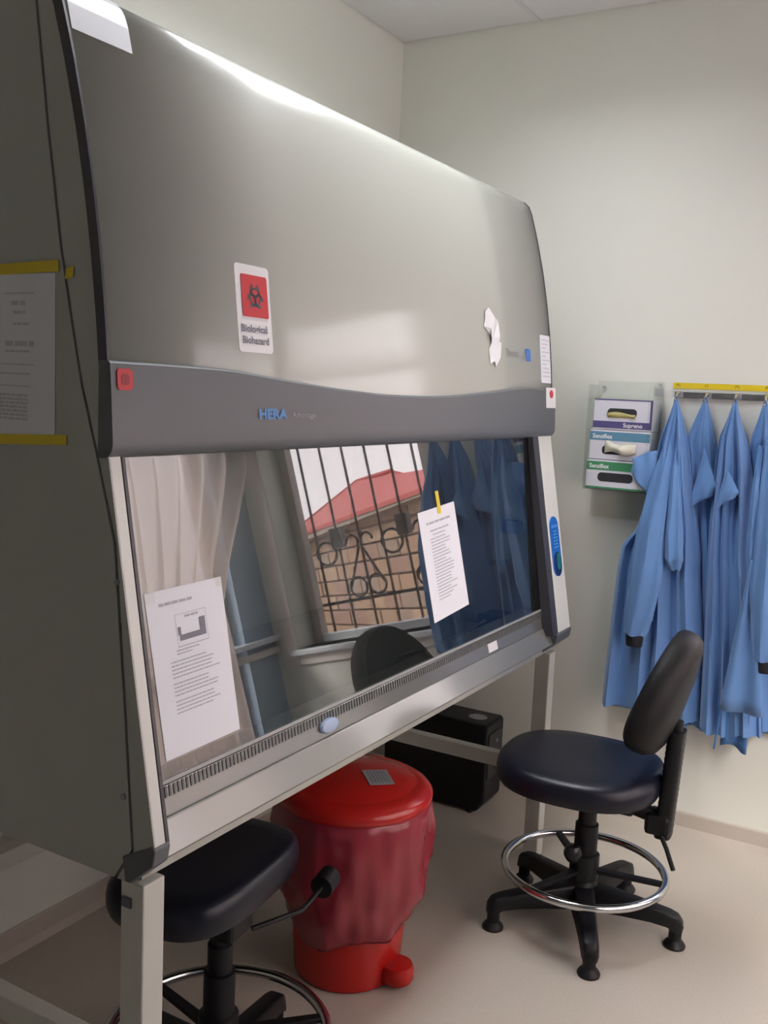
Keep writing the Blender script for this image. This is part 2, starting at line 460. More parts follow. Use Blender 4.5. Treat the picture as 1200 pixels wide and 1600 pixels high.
ridge(rf[0], rf[5]).build('roof_ridge', m_roof, hs)
ridge(rf[5], rf[4]).build('roof_ridge', m_roof, hs)
struct(MB().box((-20, .6, -.5), (30, 30, -.35)).build('ground', m_earth))

# ------------------------------------------------------------------ biosafety cabinet
YL, YR = -2.3336, -.4336
ZT, ZB = 2.13, .70
CO = [(1.40, .8655), (1.50, .860), (1.60, .851), (1.70, .8387), (1.80, .8226), (1.90, .8021), (2.00, .7768), (2.08, .7525), (2.105, .741), (2.120, .725), (2.128, .700), (2.13, .66)]
def cx(z):                                            # front face of the upper cover
    return lerp(CO, z)
def S(y, z, off=0.0):
    dz = .004
    t = Vector((cx(z+dz)-cx(z-dz), 0, 2*dz)); n = Vector((t.z, 0, -t.x)).normalized()
    return Vector((cx(z), y, z))+n*off
GA, GB = Vector((.8437, 0, 1.4113)), Vector((.9444, 0, .7351))      # plane of the sash glass
gt = (GA-GB).normalized(); gn = Vector((gt.z, 0, -gt.x))
def G(y, z, off=0.0):
    t = (z-GB.z)/(GA.z-GB.z)
    return Vector((GB.x+(GA.x-GB.x)*t, y, z))+gn*off
PA, PB = Vector((.862, 0, 1.40)), Vector((.974, 0, .77))
pn = Vector(((PA-PB).z, 0, -(PA-PB).x)).normalized()
def PL(y, z, off=0.0):
    t = (z-PB.z)/(PA.z-PB.z)
    return Vector((PB.x+(PA.x-PB.x)*t, y, z))+pn*off
bsc = thing('biosafety_cabinet', (.5, (YL+YR)/2, ZB), 'large pale grey biosafety cabinet with a glass sash and a wavy dark band', 'biosafety cabinet')
frontline = [(z, x) for z, x in [(.77, .974), (1.40, .862)]+CO[1:]]
seam = [(.70, .885), (.756, .926), (.996, .905), (1.25, .880), (1.398, .836), (1.496, .804), (1.596, .781), (1.715, .755), (1.892, .726), (2.085, .699), (2.13, .66)]
def side(yin, yout, nm):
    # main side panel behind the seam, and the narrow front trim in front of it
    a = [(.06, yin, .70)]+[(x-.003, yin, z) for z, x in seam[1:]]
    a = [(.06, yin, .70), (.885, yin, .70)]+[(x-.003, yin, z) for z, x in seam[1:-1]]+[(.64, yin, 2.125), (.06, yin, 2.125)]
    MB().prism(a, (0, yout-yin, 0)).build('side_panel', m_paint, bsc)
    fr = [(x-.001, yin, z) for z, x in frontline if z < 2.1]
    c = [(.892, yin, .70), (.921, yin, .70), (.966, yin, .752)]+fr+[(.712, yin, 2.10)]+[(x+.003, yin, z) for z, x in seam[1:-1][::-1]]
    MB().prism(c, (0, yout-yin, 0)).build('side_trim', m_paint, bsc)
side(YL+.018, YL, 'l')
side(YR-.018, YR, 'r')
# recessed dark strip behind the seams, closing the gap
for y in (YL+.004, YR-.016):
    MB().prism([(.86, y, .72), (.95, y, .76), (.86, y, 1.3), (.83, y, 1.6), (.74, y, 2.09), (.62, y, 2.10), (.7, y, 1.5), (.8, y, 1.2)], (0, .012, 0)).build('seam_gasket', mat('grey_seam_gasket', (.17, .17, .155), .6), bsc)
# curved upper front cover (one continuous shell)
zs = lin(1.40, 2.06, 20)+[2.08, 2.095, 2.105, 2.113, 2.12, 2.125, 2.128, 2.13]
b = MB()
b.grid(lambda y, z: S(y, z) if z < 2.13 else Vector((.66, y, 2.13)), lin(YL+.004, YR-.004, 5), zs)
b.build('front_cover', m_paint, bsc, smooth=True, solid=.004)
for y0, y1 in ((YL-.001, YL+.004), (YR-.004, YR+.001)):
    b = MB()
    zz = [z for z in zs if z >= 1.40 and z < 2.125]
    R = []
    for z in zz:
        R.append([S(y0, z, .0035), S(y1, z, .0035), S(y1, z, -.016), S(y0, z, -.016)])
    b.rings(R)
    b.build('edge_trim', m_trim, bsc)
MB().box((.06, YL+.002, 2.10), (.70, YR-.002, 2.13)).build('top_panel', m_paint, bsc)
MB().box((.06, YL+.018, .70), (.075, YR-.018, 2.10)).build('back_panel', m_paint, bsc)
# grey band with the wavy upper edge
wave = [(YL-.004, 1.535), (-2.20, 1.535), (-2.045, 1.533), (-1.90, 1.521), (-1.70, 1.507), (-1.49, 1.498), (-1.30, 1.4975), (-1.167, 1.501), (-1.0, 1.511), (-.845, 1.522), (-.74, 1.531), (-.66, 1.535), (-.55, 1.5345), (YR+.004, 1.534)]
def sm_wave(y):
    return sum(lerp(wave, y+d*.03)*w for d, w in ((-2, .1), (-1, .25), (0, .3), (1, .25), (2, .1)))
ys = lin(YL-.004, YR+.004, 90)
def band(y, v):
    zt = sm_wave(y)
    path = [(.0, 0.004, 0), (.03, .011, 0), (.06, .013, 0)]
    if v <= 0: return S(y, zt, .001)
    if v == 1: return S(y, zt-.001, .008)
    if v == 2: return S(y, zt-.005, .012)
    if v <= 8:
        z = (zt-.005)+(1.405-(zt-.005))*(v-2)/6
        return S(y, max(z, 1.405), .012)
    a = (v-8)/5*PI/2                                   # rounded lower lip
    q = S(y, 1.405, .012-.022*(1-math.cos(a)))
    return Vector((q.x, y, 1.405-.022*math.sin(a)))
b = MB()
b.grid(band, ys, list(range(0, 14)))
for ye, sg in ((ys[0], 1), (ys[-1], -1)):
    ring = [band(ye, v) for v in range(0, 14)]
    inner = [Vector((.845, ye, 1.383)), Vector((.845, ye, 1.535))]
    n = len(b.v)
    b.v += [tuple(p) for p in ring+inner]
    b.f.append(tuple(range(n, n+len(ring)+2)))
bandob = b.build('control_band', m_band, bsc, smooth=True)
MB().prism([(.70, YL+.02, 1.38), (.845, YL+.02, 1.383), (.845, YL+.02, 1.40), (.70, YL+.02, 1.40)], (0, 1.86, 0)).build('band_underside', m_trim, bsc)
# lettering on the band and small controls
o = .0135
text_mb('HERA', .026, lambda x, y: S(-1.972+x, 1.444+y, o), bold=.0012, xs=1.35).build('brand_lettering', m_blue, bandob)
text_mb('Advantage', .015, lambda x, y: S(-1.865+x, 1.446+y, o), xs=1.25).build('model_lettering', m_lgrey, bandob)
def roundpoly(x0, x1, y0, y1, r, n=5):
    P = []
    for cx_, cy_, a in ((x1-r, y1-r, 0), (x0+r, y1-r, PI/2), (x0+r, y0+r, PI), (x1-r, y0+r, 3*PI/2)):
        P += [(cx_+r*math.cos(a+PI/2*i/n), cy_+r*math.sin(a+PI/2*i/n)) for i in range(n+1)]
    return P
def slab(fn, poly, o0, o1):
    n = len(poly)
    return MB().add([fn(x, y, o0) for x, y in poly]+[fn(x, y, o1) for x, y in poly], [tuple(range(n))[::-1], tuple(range(n, 2*n))]+[(i, (i+1) % n, n+(i+1) % n, n+i) for i in range(n)])
rb = slab(S, roundpoly(-2.326, -2.293, 1.489, 1.522, .007), .011, .0145).build('red_sticker', m_sred, bandob)
rb['label'] = 'small red square sticker'
slab(S, roundpoly(-2.318, -2.301, 1.497, 1.514, .006), .0145, .0149).build('sticker_print', mat('dark_red_print', (.30, .02, .03), .5), rb)
# biohazard sticker
st = slab(S, roundpoly(-2.010, -1.908, 1.566, 1.726, .008), .0025, .0032).build('biohazard_sticker', m_white, bsc)
st['label'] = 'white sticker with a red biohazard square'
slab(S, roundpoly(-1.994, -1.917, 1.631, 1.708, .004), .0032, .0038).build('red_square', m_sred, st)
b = MB()
cy0, cz0 = -1.9555, 1.668
def ringflat(b, c, r0, r1, a0, a1, n=22):
    for i in range(n):
        t0 = a0+(a1-a0)*i/n; t1 = a0+(a1-a0)*(i+1)/n
        b.add([S(c[0]+r*math.cos(t), c[1]+r*math.sin(t), .0042) for r, t in ((r0, t0), (r1, t0), (r1, t1), (r0, t1))], [(0, 1, 2, 3)])
for k in range(3):
    a = PI/2+k*2*PI/3
    c = (cy0+.0125*math.cos(a), cz0+.0125*math.sin(a))
    # crescent open outwards
    ringflat(b, c, .0085, .0135, a+.55, a+2*PI-.55)
ringflat(b, (cy0, cz0), .0135, .0175, 0, 2*PI, 28)
b.build('biohazard_symbol', m_inkd, st)
text_mb('Biological', .019, lambda x, y: S(-2.002+x, 1.603+y, .0036), bold=.0006, xs=1.08).build('lettering', mat('grey_black_print', (.22, .22, .26), .6), st)
text_mb('Biohazard', .019, lambda x, y: S(-2.000+x, 1.582+y, .0036), bold=.0006, xs=1.05).build('lettering', bpy.data.materials['grey_black_print'], st)
# labels at the right end of the cover
lb = slab(S, roundpoly(-.522, -.440, 1.552, 1.700, .003), .0022, .003).build('paper_label', m_paper, bsc)
b = MB(); rng = random.Random(2)
for k in range(10): words(b, lambda x, y: S(x, y, .0033), -.512, -.512+rng.uniform(.03, .065), 1.683-k*.0125, .004, rng)
b.build('printed_lines', mat('faint_ink', (.55, .56, .60), .7), lb)['kind'] = 'stuff'
lb = slab(S, roundpoly(-.512, -.432, 1.474, 1.537, .004), .013, .0145).build('warning_label', m_white, bandob)
slab(S, [(-.470+.016*math.cos(2*PI*i/16), 1.517+.013*math.sin(2*PI*i/16)) for i in range(16)], .0145, .015).build('red_symbol', m_sred, lb)
text_mb('Thermo', .030, lambda x, y: S(-.795+x, 1.622+y, .003), xs=1.0).build('brand_lettering', mat('grey_print', (.25, .25, .25), .5), bsc)
slab(S, roundpoly(-.640, -.606, 1.613, 1.650, .005), .0022, .003).build('blue_badge', m_dblue, bsc)
# torn remains of a white sticker: three ragged flaps
torn = [(-.925, 1.735), (-.895, 1.748), (-.872, 1.722), (-.838, 1.716), (-.842, 1.672), (-.848, 1.648), (-.822, 1.655), (-.846, 1.612), (-.868, 1.586), (-.884, 1.601), (-.905, 1.593), (-.912, 1.632), (-.898, 1.650), (-.906, 1.690), (-.938, 1.694), (-.930, 1.712)]
cen = (-.882, 1.665)
b = MB()
n = len(torn); rng = random.Random(7)
b.add([S(cen[0], cen[1], .004)]+[S(y, z, .0025+rng.uniform(0, .011)) for y, z in torn], [(0, i+1, (i+1) % n+1) for i in range(n)])
to = b.build('torn_label', m_white, bsc, solid=.0006)
to['label'] = 'torn ragged white sticker remains'
# sash pillars at both ends
def pillar(y0, y1, dep=.045):
    b = MB()
    R = []
    for z in lin(1.392, .772, 4):
        R.append([PL(y0, z, 0), PL(y0, z, -dep), PL(y1, z, -dep), PL(y1, z, 0)])
    b.rings(R); return b
pillar(YL, YL+.026, .006).build('sash_pillar', mat('pillar_enamel', (.68, .70, .66), .3), bsc, bevel=.003)
pr = pillar(YR-.105, YR+.006).build('sash_pillar', bpy.data.materials['pillar_enamel'], bsc, bevel=.004)
pillar(YR-.150, YR-.106).build('sash_rail', m_trim, bsc)
pillar(YL+.027, YL+.034).build('sash_rail', m_trim, bsc)
# display on the right pillar
dp = slab(PL, roundpoly(-.524, -.456, .945, 1.133, .033, 8), .0, .004).build('display_panel', m_dblue, pr)
dp['label'] = 'blue rounded control display'
slab(PL, roundpoly(-.522, -.458, .946, 1.022, .031, 8), .004, .0045).build('keypad', m_navy, dp)
slab(PL, roundpoly(-.497, -.466, .965, 1.018, .010), .0045, .005).build('status_lamp', m_green, dp)
slab(PL, roundpoly(-.518, -.464, 1.098, 1.107, .003), .004, .0046).build('status_bar', mat('display_light', (.08, .27, .75), .2), dp)
b = MB(); rng = random.Random(5)
for k in range(6): words(b, lambda x, y: PL(x, y, .0046), -.508, -.474, 1.085-k*.010, .004, rng)
b.build('display_text', mat('display_cyan', (.06, .30, .68), .3), dp)
# sash glass with its bottom edge strip
b = MB()
b.rings([[G(y, z, 0), G(y, z, -.006), G(y2, z, -.006), G(y2, z, 0)] for z, y, y2 in ((1.40, YL+.034, YR-.150), (.852, YL+.034, YR-.150))])
b.build('sash_glass', m_sash, bsc)
sg = [o for o in bsc.children if o.name == 'sash_glass'][0]
sg.data.materials.append(m_sashb)
for p in sg.data.polygons:
    if p.normal.dot(gn) < .9: p.material_index = 1
MB().rings([[G(y, z, .001), G(y, z, -.008), G(y2, z, -.008), G(y2, z, .001)] for z, y, y2 in ((.8515, YL+.034, YR-.150), (.845, YL+.034, YR-.150))]).build('sash_edge_strip', m_dsteel, bsc)
# front sill: steel arm rest below the sash and the lip under it
fy0, fy1 = YL+.027, YR-.02
sl = MB().prism([(.905, fy0, .842), (.9275, fy0, .842), (.936, fy0, .793), (.936, fy0, .770), (.86, fy0, .770), (.86, fy0, .842)], (0, fy1-fy0, 0)).build('arm_rest', m_sill, bsc, bevel=.003)
MB().prism([(.9365, fy0, .7910), (.9397, fy0, .7900), (.9640, fy0, .7390), (.958, fy0, .7335), (.93, fy0, .7335), (.93, fy0, .770), (.9365, fy0, .770)], (0, fy1-fy0, 0)).build('front_lip', mat('lip_enamel', (.19, .19, .172), .32, coat=1.0, spec=.8), bsc, bevel=.002)
b = MB()
y = fy0+.02
while y < fy1-.02:
    b.add([(.9295, y, .8405), (.9325, y, .8225), (.9325, y+.005, .8225), (.9295, y+.005, .8405), (.926, y, .8405), (.929, y, .8225), (.929, y+.005, .8225), (.926, y+.005, .8405)], [(0,1,2,3),(0,4,5,1),(3,2,6,7),(1,5,6,2),(0,3,7,4)])
    y += .0105
gs = b.build('grille_ribs', mat('dark_grille_steel', (.12, .125, .125), .6), sl); gs['kind'] = 'stuff'
# chamfered grey corner caps
for y0, y1 in ((YL-.003, YL+.034), (YR-.12, YR+.009)):
    b = MB().prism([(.905, y0, .742), (.912, y0, .7005), (.924, y0, .7005), (.972, y0, .742), (.977, y0, .770), (.970, y0, .776)], (0, y1-y0, 0))
    b.build('corner_cap', m_band, bsc, bevel=.003)
MB().box((.075, YL+.018, .70), (.93, YR-.018, .733)).build('bottom_panel', m_paint, bsc)
# interior liner
MB().box((.19, YL+.05, .745), (.86, YR-.10, .765)).build('work_tray', m_dsteel, bsc, bevel=.004)
MB().box((.18, YL+.05, .765), (.19, YR-.10, 1.42)).build('liner_back', m_dsteel, bsc)
for y in (YL+.040, YR-.115): MB().prism([(.18, y, .765), (.90, y, .765), (.83, y, 1.40), (.18, y, 1.42)], (0, .008, 0)).build('liner_side', m_dsteel, bsc)
MB().box((.18, YL+.05, 1.42), (.82, YR-.10, 1.43)).build('liner_top', m_dsteel, bsc)
yi = YR-.118
sk = MB().box((.775, yi-.02, 1.075), (.835, yi+.003, 1.118)).build('socket_cover', mat('navy_plastic', (.012, .03, .16), .35), bsc, bevel=.004)
for x, z in ((.745, .972), (.785, .978)):
    MB().tube([(x, yi+.003, z), (x, yi-.02, z)], .008, 10).build('service_valve', m_chrome, bsc, smooth=True)
MB().lathe([(.0, .0), (.009, .001), (.009, .006), (.0, .007)], (.185, YL-.0, 1.2)).v
for (x, z) in ((.905, .842), (.885, 1.19)):
    b = MB(); b.rings([[(x+r*math.cos(2*PI*i/12), YL-q, z+r*math.sin(2*PI*i/12)) for i in range(12)] for r, q in ((.0055, 0), (.0055, .002), (.003, .0028))]); b.build('screw', m_lgrey, bsc)

# stand under the cabinet
std = thing('cabinet_stand', (.5, (YL+YR)/2, 0), 'pale painted steel stand carrying the grey cabinet', 'stand')
for x0, y0 in ((.897, YL+.004), (.897, -.527), (.10, YL+.004), (.10, -.527)):
    lg = MB().box((x0, y0, .012), (x0+.05, y0+.05, .699)).build('leg', m_leg, std, bevel=.003)
    MB().lathe([(.018, 0), (.020, .004), (.018, .012)], (x0+.025, y0+.025, 0), 16).build('foot', m_blackp, lg)
for y0, z in ((YL+.011, .352), (-.520, .308)):
    MB().box((.15, y0, z-.024), (.897, y0+.036, z+.024)).build('side_beam', m_leg, std, bevel=.003)
MB().box((.107, YL+.054, .33), (.143, -.527, .375)).build('rear_beam', m_leg, std, bevel=.003)
MB().box((.902, YL+.0005, .655), (.922, YL+.004, .672)).build('bolt_plate', m_band, std)

# things in and on the cabinet
t = thing('power_supply', (.80, -.66, .766), 'small black box inside the cabinet near its right end', 'power supply')
MB().box((.77, -.71, .7665), (.85, -.61, .835)).build('body', m_blackp, t, bevel=.005)
MB().tube([(.80, -.712, .82), (.78, -.80, .80), (.73, -.95, .772), (.70, -1.1, .769)], .003, 6).build('cable', m_lgrey, t, smooth=True)
t = thing('tag', (.945, -.955, .82), 'small white tag lying on the right end of the steel sill', 'tag')
MB().prism([(.9320, -.99, .8215), (.9360, -.985, .7965), (.9360, -.925, .7965), (.9320, -.93, .8215)], (.0012, 0, .0012)).build('card', m_white, t)
t = thing('plastic_cap', (.945, -1.79, .81), 'pale blue rounded plastic cap lying on the left half of the steel sill', 'cap')
b = MB()
c0 = Vector((.9325, -1.785, .8135)); e1 = Vector((0, 1, 0)); e2 = Vector((-.17, 0, .985)).normalized(); e3 = Vector((.985, 0, .17)).normalized()
b.rings([[c0+e1*(.032*s*math.cos(2*PI*i/24))+e2*(.015*s*math.sin(2*PI*i/24))+e3*h for i in range(24)] for s, h in ((1, .001), (1.0, .006), (.9, .0095), (.55, .011))])
b.build('body', m_lblue, t, smooth=True)

# ------------------------------------------------------------------ papers
def sheet(name, label, fn, w, h, m=m_paper, thick=.0003):
    t = thing(name, tuple(fn(w/2, h/2, 0)), label, 'paper')
    b = MB()
    b.add([fn(x, y, o) for o in (.0006, .0006+thick) for x, y in ((0, 0), (w, 0), (w, h), (0, h))], [(0,3,2,1),(4,5,6,7),(0,1,5,4),(1,2,6,5),(2,3,7,6),(3,0,4,7)])
    b.build('sheet', m, t)
    return t
# left sheet on the sash glass (slightly turned)
P00, P10, P01 = (-2.256, .880), (-2.063, .882), (-2.271, 1.160)
def fL(x, y, o=.0012):
    u, v = x/.2, y/.28
    return G(P00[0]+(P10[0]-P00[0])*u+(P01[0]-P00[0])*v, P00[1]+(P10[1]-P00[1])*u+(P01[1]-P00[1])*v, o)
t = sheet('instruction_sheet', 'white printed sheet with a picture taped to the left of the sash glass', fL, .2, .28)
rng = random.Random(3)
b = MB()
words(b, fL, .03, .115, .253, .005, rng)
for k in range(13):
    y = .155-k*.0065-(.004 if k > 4 else 0)-(.004 if k > 8 else 0)
    words(b, fL, .042, .042+rng.uniform(.09, .13), y, .0022, rng)
words(b, fL, .06, .12, .172, .0022, rng); words(b, fL, .06, .10, .1665, .0022, rng)
b.build('printed_text', m_ink, t)['kind'] = 'stuff'
b = MB()
quad(b, fL, .066, .146, .178, .1795); quad(b, fL, .066, .146, .233, .2338); quad(b, fL, .0655, .0665, .178, .234); quad(b, fL, .1455, .1465, .178, .234)
words(b, fL, .09, .125, .226, .004, rng)
b.build('picture_frame', m_ink, t)
b = MB()
quad(b, fL, .072, .142, .188, .198); quad(b, fL, .126, .142, .198, .220); quad(b, fL, .069, .077, .198, .212)
b.build('picture', m_inkd if False else mat('picture_grey', (.20, .20, .24), .7), t)
fT = lambda x, y, o: fL(x, y, o+.0008)
for x0, x1, y0, y1 in ((-.002, .022, .262, .298), (.182, .201, .264, .288)):
    slab(fT, [(x0, y0), (x1, y0), (x1, y1), (x0, y1)], .001, .0014).build('clear_tape', m_acry, t)
# right sheet
Q00, Q10, Q01 = (-1.286, .934), (-1.084, .949), (-1.328, 1.211)
def fR(x, y, o=.0012):
    u, v = x/.2, y/.28
    return G(Q00[0]+(Q10[0]-Q00[0])*u+(Q01[0]-Q00[0])*v, Q00[1]+(Q10[1]-Q00[1])*u+(Q01[1]-Q00[1])*v, o)
t = sheet('procedure_sheet', 'white sheet of printed lines hung by yellow tape right of the sash glass centre', fR, .2, .28)
b = MB()
words(b, fR, .035, .165, .243, .006, rng); words(b, fR, .05, .15, .224, .004, rng); words(b, fR, .06, .13, .214, .003, rng)
for k in range(20): words(b, fR, .045, .045+rng.uniform(.05, .115), .204-k*.0082, .003, rng)
b.build('printed_text', m_ink, t)['kind'] = 'stuff'
slab(fR, [(.103, .262), (.121, .262), (.119, .320), (.102, .320)], .002, .0024).build('yellow_tape', m_tape, t)
# sheet on the side panel
def fS(x, y, o=.0012): return Vector((.525+x, YL-o, 1.397+y))
t = sheet('side_notice', 'grey printed sheet held by yellow tape strips on the cabinet side', fS, .219, .272)
b = MB()
for y, x0, x1, h in ((.24, .10, .17, .004), (.222, .115, .15, .010), (.208, .12, .15, .008), (.19, .12, .16, .006), (.156, .10, .17, .012), (.146, .10, .16, .005), (.125, .09, .17, .004), (.110, .08, .16, .004), (.09, .08, .16, .003)):
    words(b, fS, x0, x1, y, h*.7, rng)
for k in range(7): words(b, fS, .02, .155, .074-k*.0065, .0042, rng)
b.build('printed_text', bpy.data.materials['faint_ink'], t)['kind'] = 'stuff'
slab(fS, [(-.03, .269), (.228, .274), (.2275, .292), (-.03, .286)], .0018, .0023).build('yellow_tape', m_tape, t)
slab(fS, [(-.03, -.014), (.247, .001), (.2475, .017), (-.03, .004)], .0018, .0023).build('yellow_tape', m_tape, t)
slab(fS, [(.2415, .262), (.259, .264), (.262, .282), (.2435, .278)], .0012, .0018).build('yellow_tape', m_tape, t)
# thin sheet stuck on the top left of the front cover
t = thing('thin_sheet', tuple(S(-2.26, 2.07, 0)), 'thin white sheet stuck on the top left of the front cover', 'paper')
b = MB()
b.grid(lambda u, v: S(-2.326+.128*u+.004*v, 2.036+.084*v, .0035), lin(0, 1, 5), lin(0, 1, 9))
b.build('sheet', m_paper2, t, solid=.0006)

# ------------------------------------------------------------------ chair and stool
def sup(a, n): 
    c, s = math.cos(a), math.sin(a)
    return (math.copysign(abs(c)**(2/n), c), math.copysign(abs(s)**(2/n), s))
def lab_seat(t, feet0, ringz=.165):
    b = MB().lathe([(.030, .055), (.050, .06), (.056, .085), (.050, .115), (.036, .13), (.033, .15)])
    b.build('base_hub', m_blackp, t, smooth=True)
    for k in range(5):
        a = feet0+k*2*PI/5
        d = Vector((math.cos(a), math.sin(a), 0)); e = Vector((-d.y, d.x, 0))
        R = []
        for r, z0, z1, w in ((.030, .055, .125, .036), (.12, .062, .116, .032), (.20, .064, .106, .029), (.245, .060, .100, .027), (.270, .048, .093, .025), (.285, .040, .075, .019)):
            R.append([d*r+e*w+Vector((0,0,z0)), d*r+e*w*.75+Vector((0,0,z1)), d*r-e*w*.75+Vector((0,0,z1)), d*r-e*w+Vector((0,0,z0))])
        lg = MB().rings(R).build('base_leg', m_blackp, t, smooth=True, bevel=.006)
        c = d*.266
        MB().lathe([(.030, 0), (.031, .006), (.026, .014), (.018, .022), (.018, .048), (.022, .060)], tuple(c), 18).build('foot_glide', m_blackp, lg, smooth=True)
    MB().lathe([(.033, .12), (.033, .30), (.026, .302), (.026, .36), (.018, .362), (.018, .42)], n=24).build('gas_column', m_blackp, t, smooth=True)
    rg = MB().tube([(.228*math.cos(2*PI*i/64), .228*math.sin(2*PI*i/64), ringz) for i in range(64)], .0115, 12, closed=True).build('foot_ring', m_chrome, t, smooth=True)
    MB().lathe([(.034, ringz-.03), (.042, ringz-.025), (.042, ringz+.045), (.034, ringz+.05)], n=20).build('ring_hub', m_blackp, rg, smooth=True)
    for k in range(3):
        a = .1+k*2*PI/3+.6*(t.name != 'lab_chair')
        d = Vector((math.cos(a), math.sin(a), 0)); e = Vector((-d.y, d.x, 0))
        MB().prism([d*.035+e*.013+Vector((0,0,ringz-.006)), d*.224+e*.010+Vector((0,0,ringz-.006)), d*.224-e*.010+Vector((0,0,ringz-.006)), d*.035-e*.013+Vector((0,0,ringz-.006))], (0, 0, .012)).build('spoke', m_blackp, rg, bevel=.002)
def cushion(levels, hx, hy, n=3.0, N=48, saddle=0, off=(0, 0)):
    R = []
    for s, z in levels:
        ring = []
        for i in range(N):
            c, q = sup(2*PI*i/N, n)
            x, y = hx*s*c, hy*s*q
            ring.append((x+off[0], y+off[1], z+saddle*(x/hx)**2*(1 if z > .44 else .4)))
        R.append(ring)
    return MB().rings(R)
SEATLV = [(.55, .405), (.88, .405), (.965, .412), (.995, .428), (1.0, .445), (.988, .462), (.955, .474), (.89, .481), (.7, .483), (.4, .481), (.1, .480)]
chair = thing('lab_chair', (1.19, -.795, 0), 'black laboratory chair with backrest and chrome foot ring in front of the blue gowns', 'chair', local=True, rz=.06)
lab_seat(chair, math.radians(-66)-.06, .165)
cushion([(q, z+.012) for q, z in SEATLV], .232, .226, 2.5, saddle=.006, off=(-.03, 0)).build('seat', m_vinyl, chair, smooth=True)
MB().box((-.09, -.075, .378), (.14, .075, .404)).build('seat_plate', m_blackp, chair, bevel=.008)
# backrest (egg-shaped pad, tilted back) and its bellows-covered post
bt = math.radians(15)
bc = Vector((.198, 0, .728)); bu = Vector((math.sin(bt), 0, math.cos(bt))); bn = Vector((-math.cos(bt), 0, math.sin(bt)))
def backring(s, h, N=48):
    r = []
    for i in range(N):
        c, q = sup(2*PI*i/N, 2.35)
        v = q*.172*s
        wy = c*.200*s*(1-.24*q)
        bow = .030*(wy/.2)**2+.010*(v/.17)**2
        r.append(bc+Vector((0, wy, 0))+bu*v+bn*(h+bow))
    return r
MB().rings([backring(s, h) for s, h in ((.4, -.052), (.78, -.050), (.92, -.042), (.985, -.026), (1.0, -.004), (.985, .014), (.93, .026), (.8, .032), (.5, .031), (.15, .030))]).build('backrest', m_vback, chair, smooth=True)
MB().tube([(.10, 0, .385), (.17, 0, .372), (.215, 0, .36)], .022, 10).build('back_bracket', m_blackp, chair, smooth=True)
MB().box((.165, -.04, .325), (.235, .04, .385)).build('bracket_joint', m_blackp, chair, bevel=.012)
R = []
n = 34
for k in range(n+1):
    f = k/n
    w = .031+(.0016 if k % 2 else 0)
    c = Vector((.213+.016*f, 0, .318+.305*f))
    R.append([c+Vector((.72*w*q[0], 1.12*w*q[1], 0)) for q in [sup(2*PI*i/20, 3.5) for i in range(20)]])
MB().rings(R).build('post_bellows', m_blackp, chair, smooth=True)
MB().tube([(.222, 0, .55), (.226, 0, .65)], .018, 10).build('back_post', m_blackp, chair, smooth=True)
lv = MB().tube([(.215, -.038, .330), (.235, -.060, .308), (.262, -.092, .268)], .0065, 8).build('height_lever', m_blackp, chair, smooth=True)
MB().lathe([(.001, -.026), (.017, -.022), (.026, -.008), (.027, .004), (.018, .022), (.001, .026)], (-.022, -.050, .225), 20).build('column_knob', mat('glossy_black_knob', (.02, .02, .025), .12), chair, smooth=True)

stool = thing('lab_stool', (.792, -1.942, 0), 'black vinyl stool with a foot ring tucked under the left end of the cabinet', 'stool', local=True, rz=.12)
lab_seat(stool, .35, .16)
cushion([(q, z+.042) for q, z in SEATLV], .150, .222, 3.2, saddle=.006, off=(-.058, .035)).build('seat', m_vinyl, stool, smooth=True)
MB().box((-.05, -.04, .385), (.05, .05, .446)).build('seat_plate', m_blackp, stool, bevel=.01)
kn = MB().tube([(.05, .04, .385), (.12, .13, .40), (.115, .24, .405)], .0055, 8).build('tilt_lever', m_blackp, stool, smooth=True)
MB().tube([(.116, .225, .405), (.113, .275, .408)], [.026, .026], 16).build('lever_knob', m_blackp, kn, smooth=True)

# ------------------------------------------------------------------ red pedal bin with its liner
BC = (.745, -1.36, 0)
bn_ = thing('pedal_bin', BC, 'round red pedal bin with a domed lid under the cabinet', 'bin')
MB().lathe([(.130, 0), (.137, .006), (.140, .03), (.160, .28), (.178, .46), (.182, .475), (.17, .476), (.165, .46)], BC, 48).build('body', m_red, bn_, smooth=True)
ld = MB().lathe([(.199, .470), (.204, .476), (.204, .490), (.196, .500), (.175, .512), (.165, .511), (.158, .514), (.12, .526), (.06, .534), (.01, .536)], BC, 56).build('lid', m_red, bn_, smooth=True)
b = MB()
pc = Vector((.745, -1.36, 0)); pd = Vector((math.cos(-.05), math.sin(-.05), 0)); pe = Vector((-pd.y, pd.x, 0))
R = []
for s, z in ((.9, .018), (1.0, .026), (1.0, .050), (.9, .062), (.5, .068)):
    R.append([pc+pd*(.155+.045*s*math.cos(2*PI*i/24))+pe*(.042*s*math.sin(2*PI*i/24))+Vector((0, 0, z)) for i in range(24)])
b.rings(R).build('pedal', m_red, bn_, smooth=True)
MB().box((.86, -1.385, .012), (.885, -1.345, .03)).build('pedal_arm', m_red, bn_)
MB().box((.530, -1.41, .40), (.575, -1.31, .50)).build('hinge', m_blackp, bn_, bevel=.006)
lbz = .5305
lab = MB().add([(.765, -1.36, .538), (.825, -1.415, .5315), (.868, -1.365, .5285), (.81, -1.31, .5345)], [(0, 1, 2, 3)]).build('lid_label', m_lgrey, ld, solid=.001)
b = MB(); rng = random.Random(9)
o0 = Vector((.765, -1.36, .538)); ea = Vector((.06, -.055, -.0065)); eb_ = Vector((.045, .05, -.0035))
for k in range(6): words(b, lambda x, y: o0+ea*x+eb_*y+Vector((0, 0, .0016)), .12, .88, .14+k*.13, .05, rng)
b.build('label_print', mat('mid_grey_print', (.16, .16, .17), .6), lab)
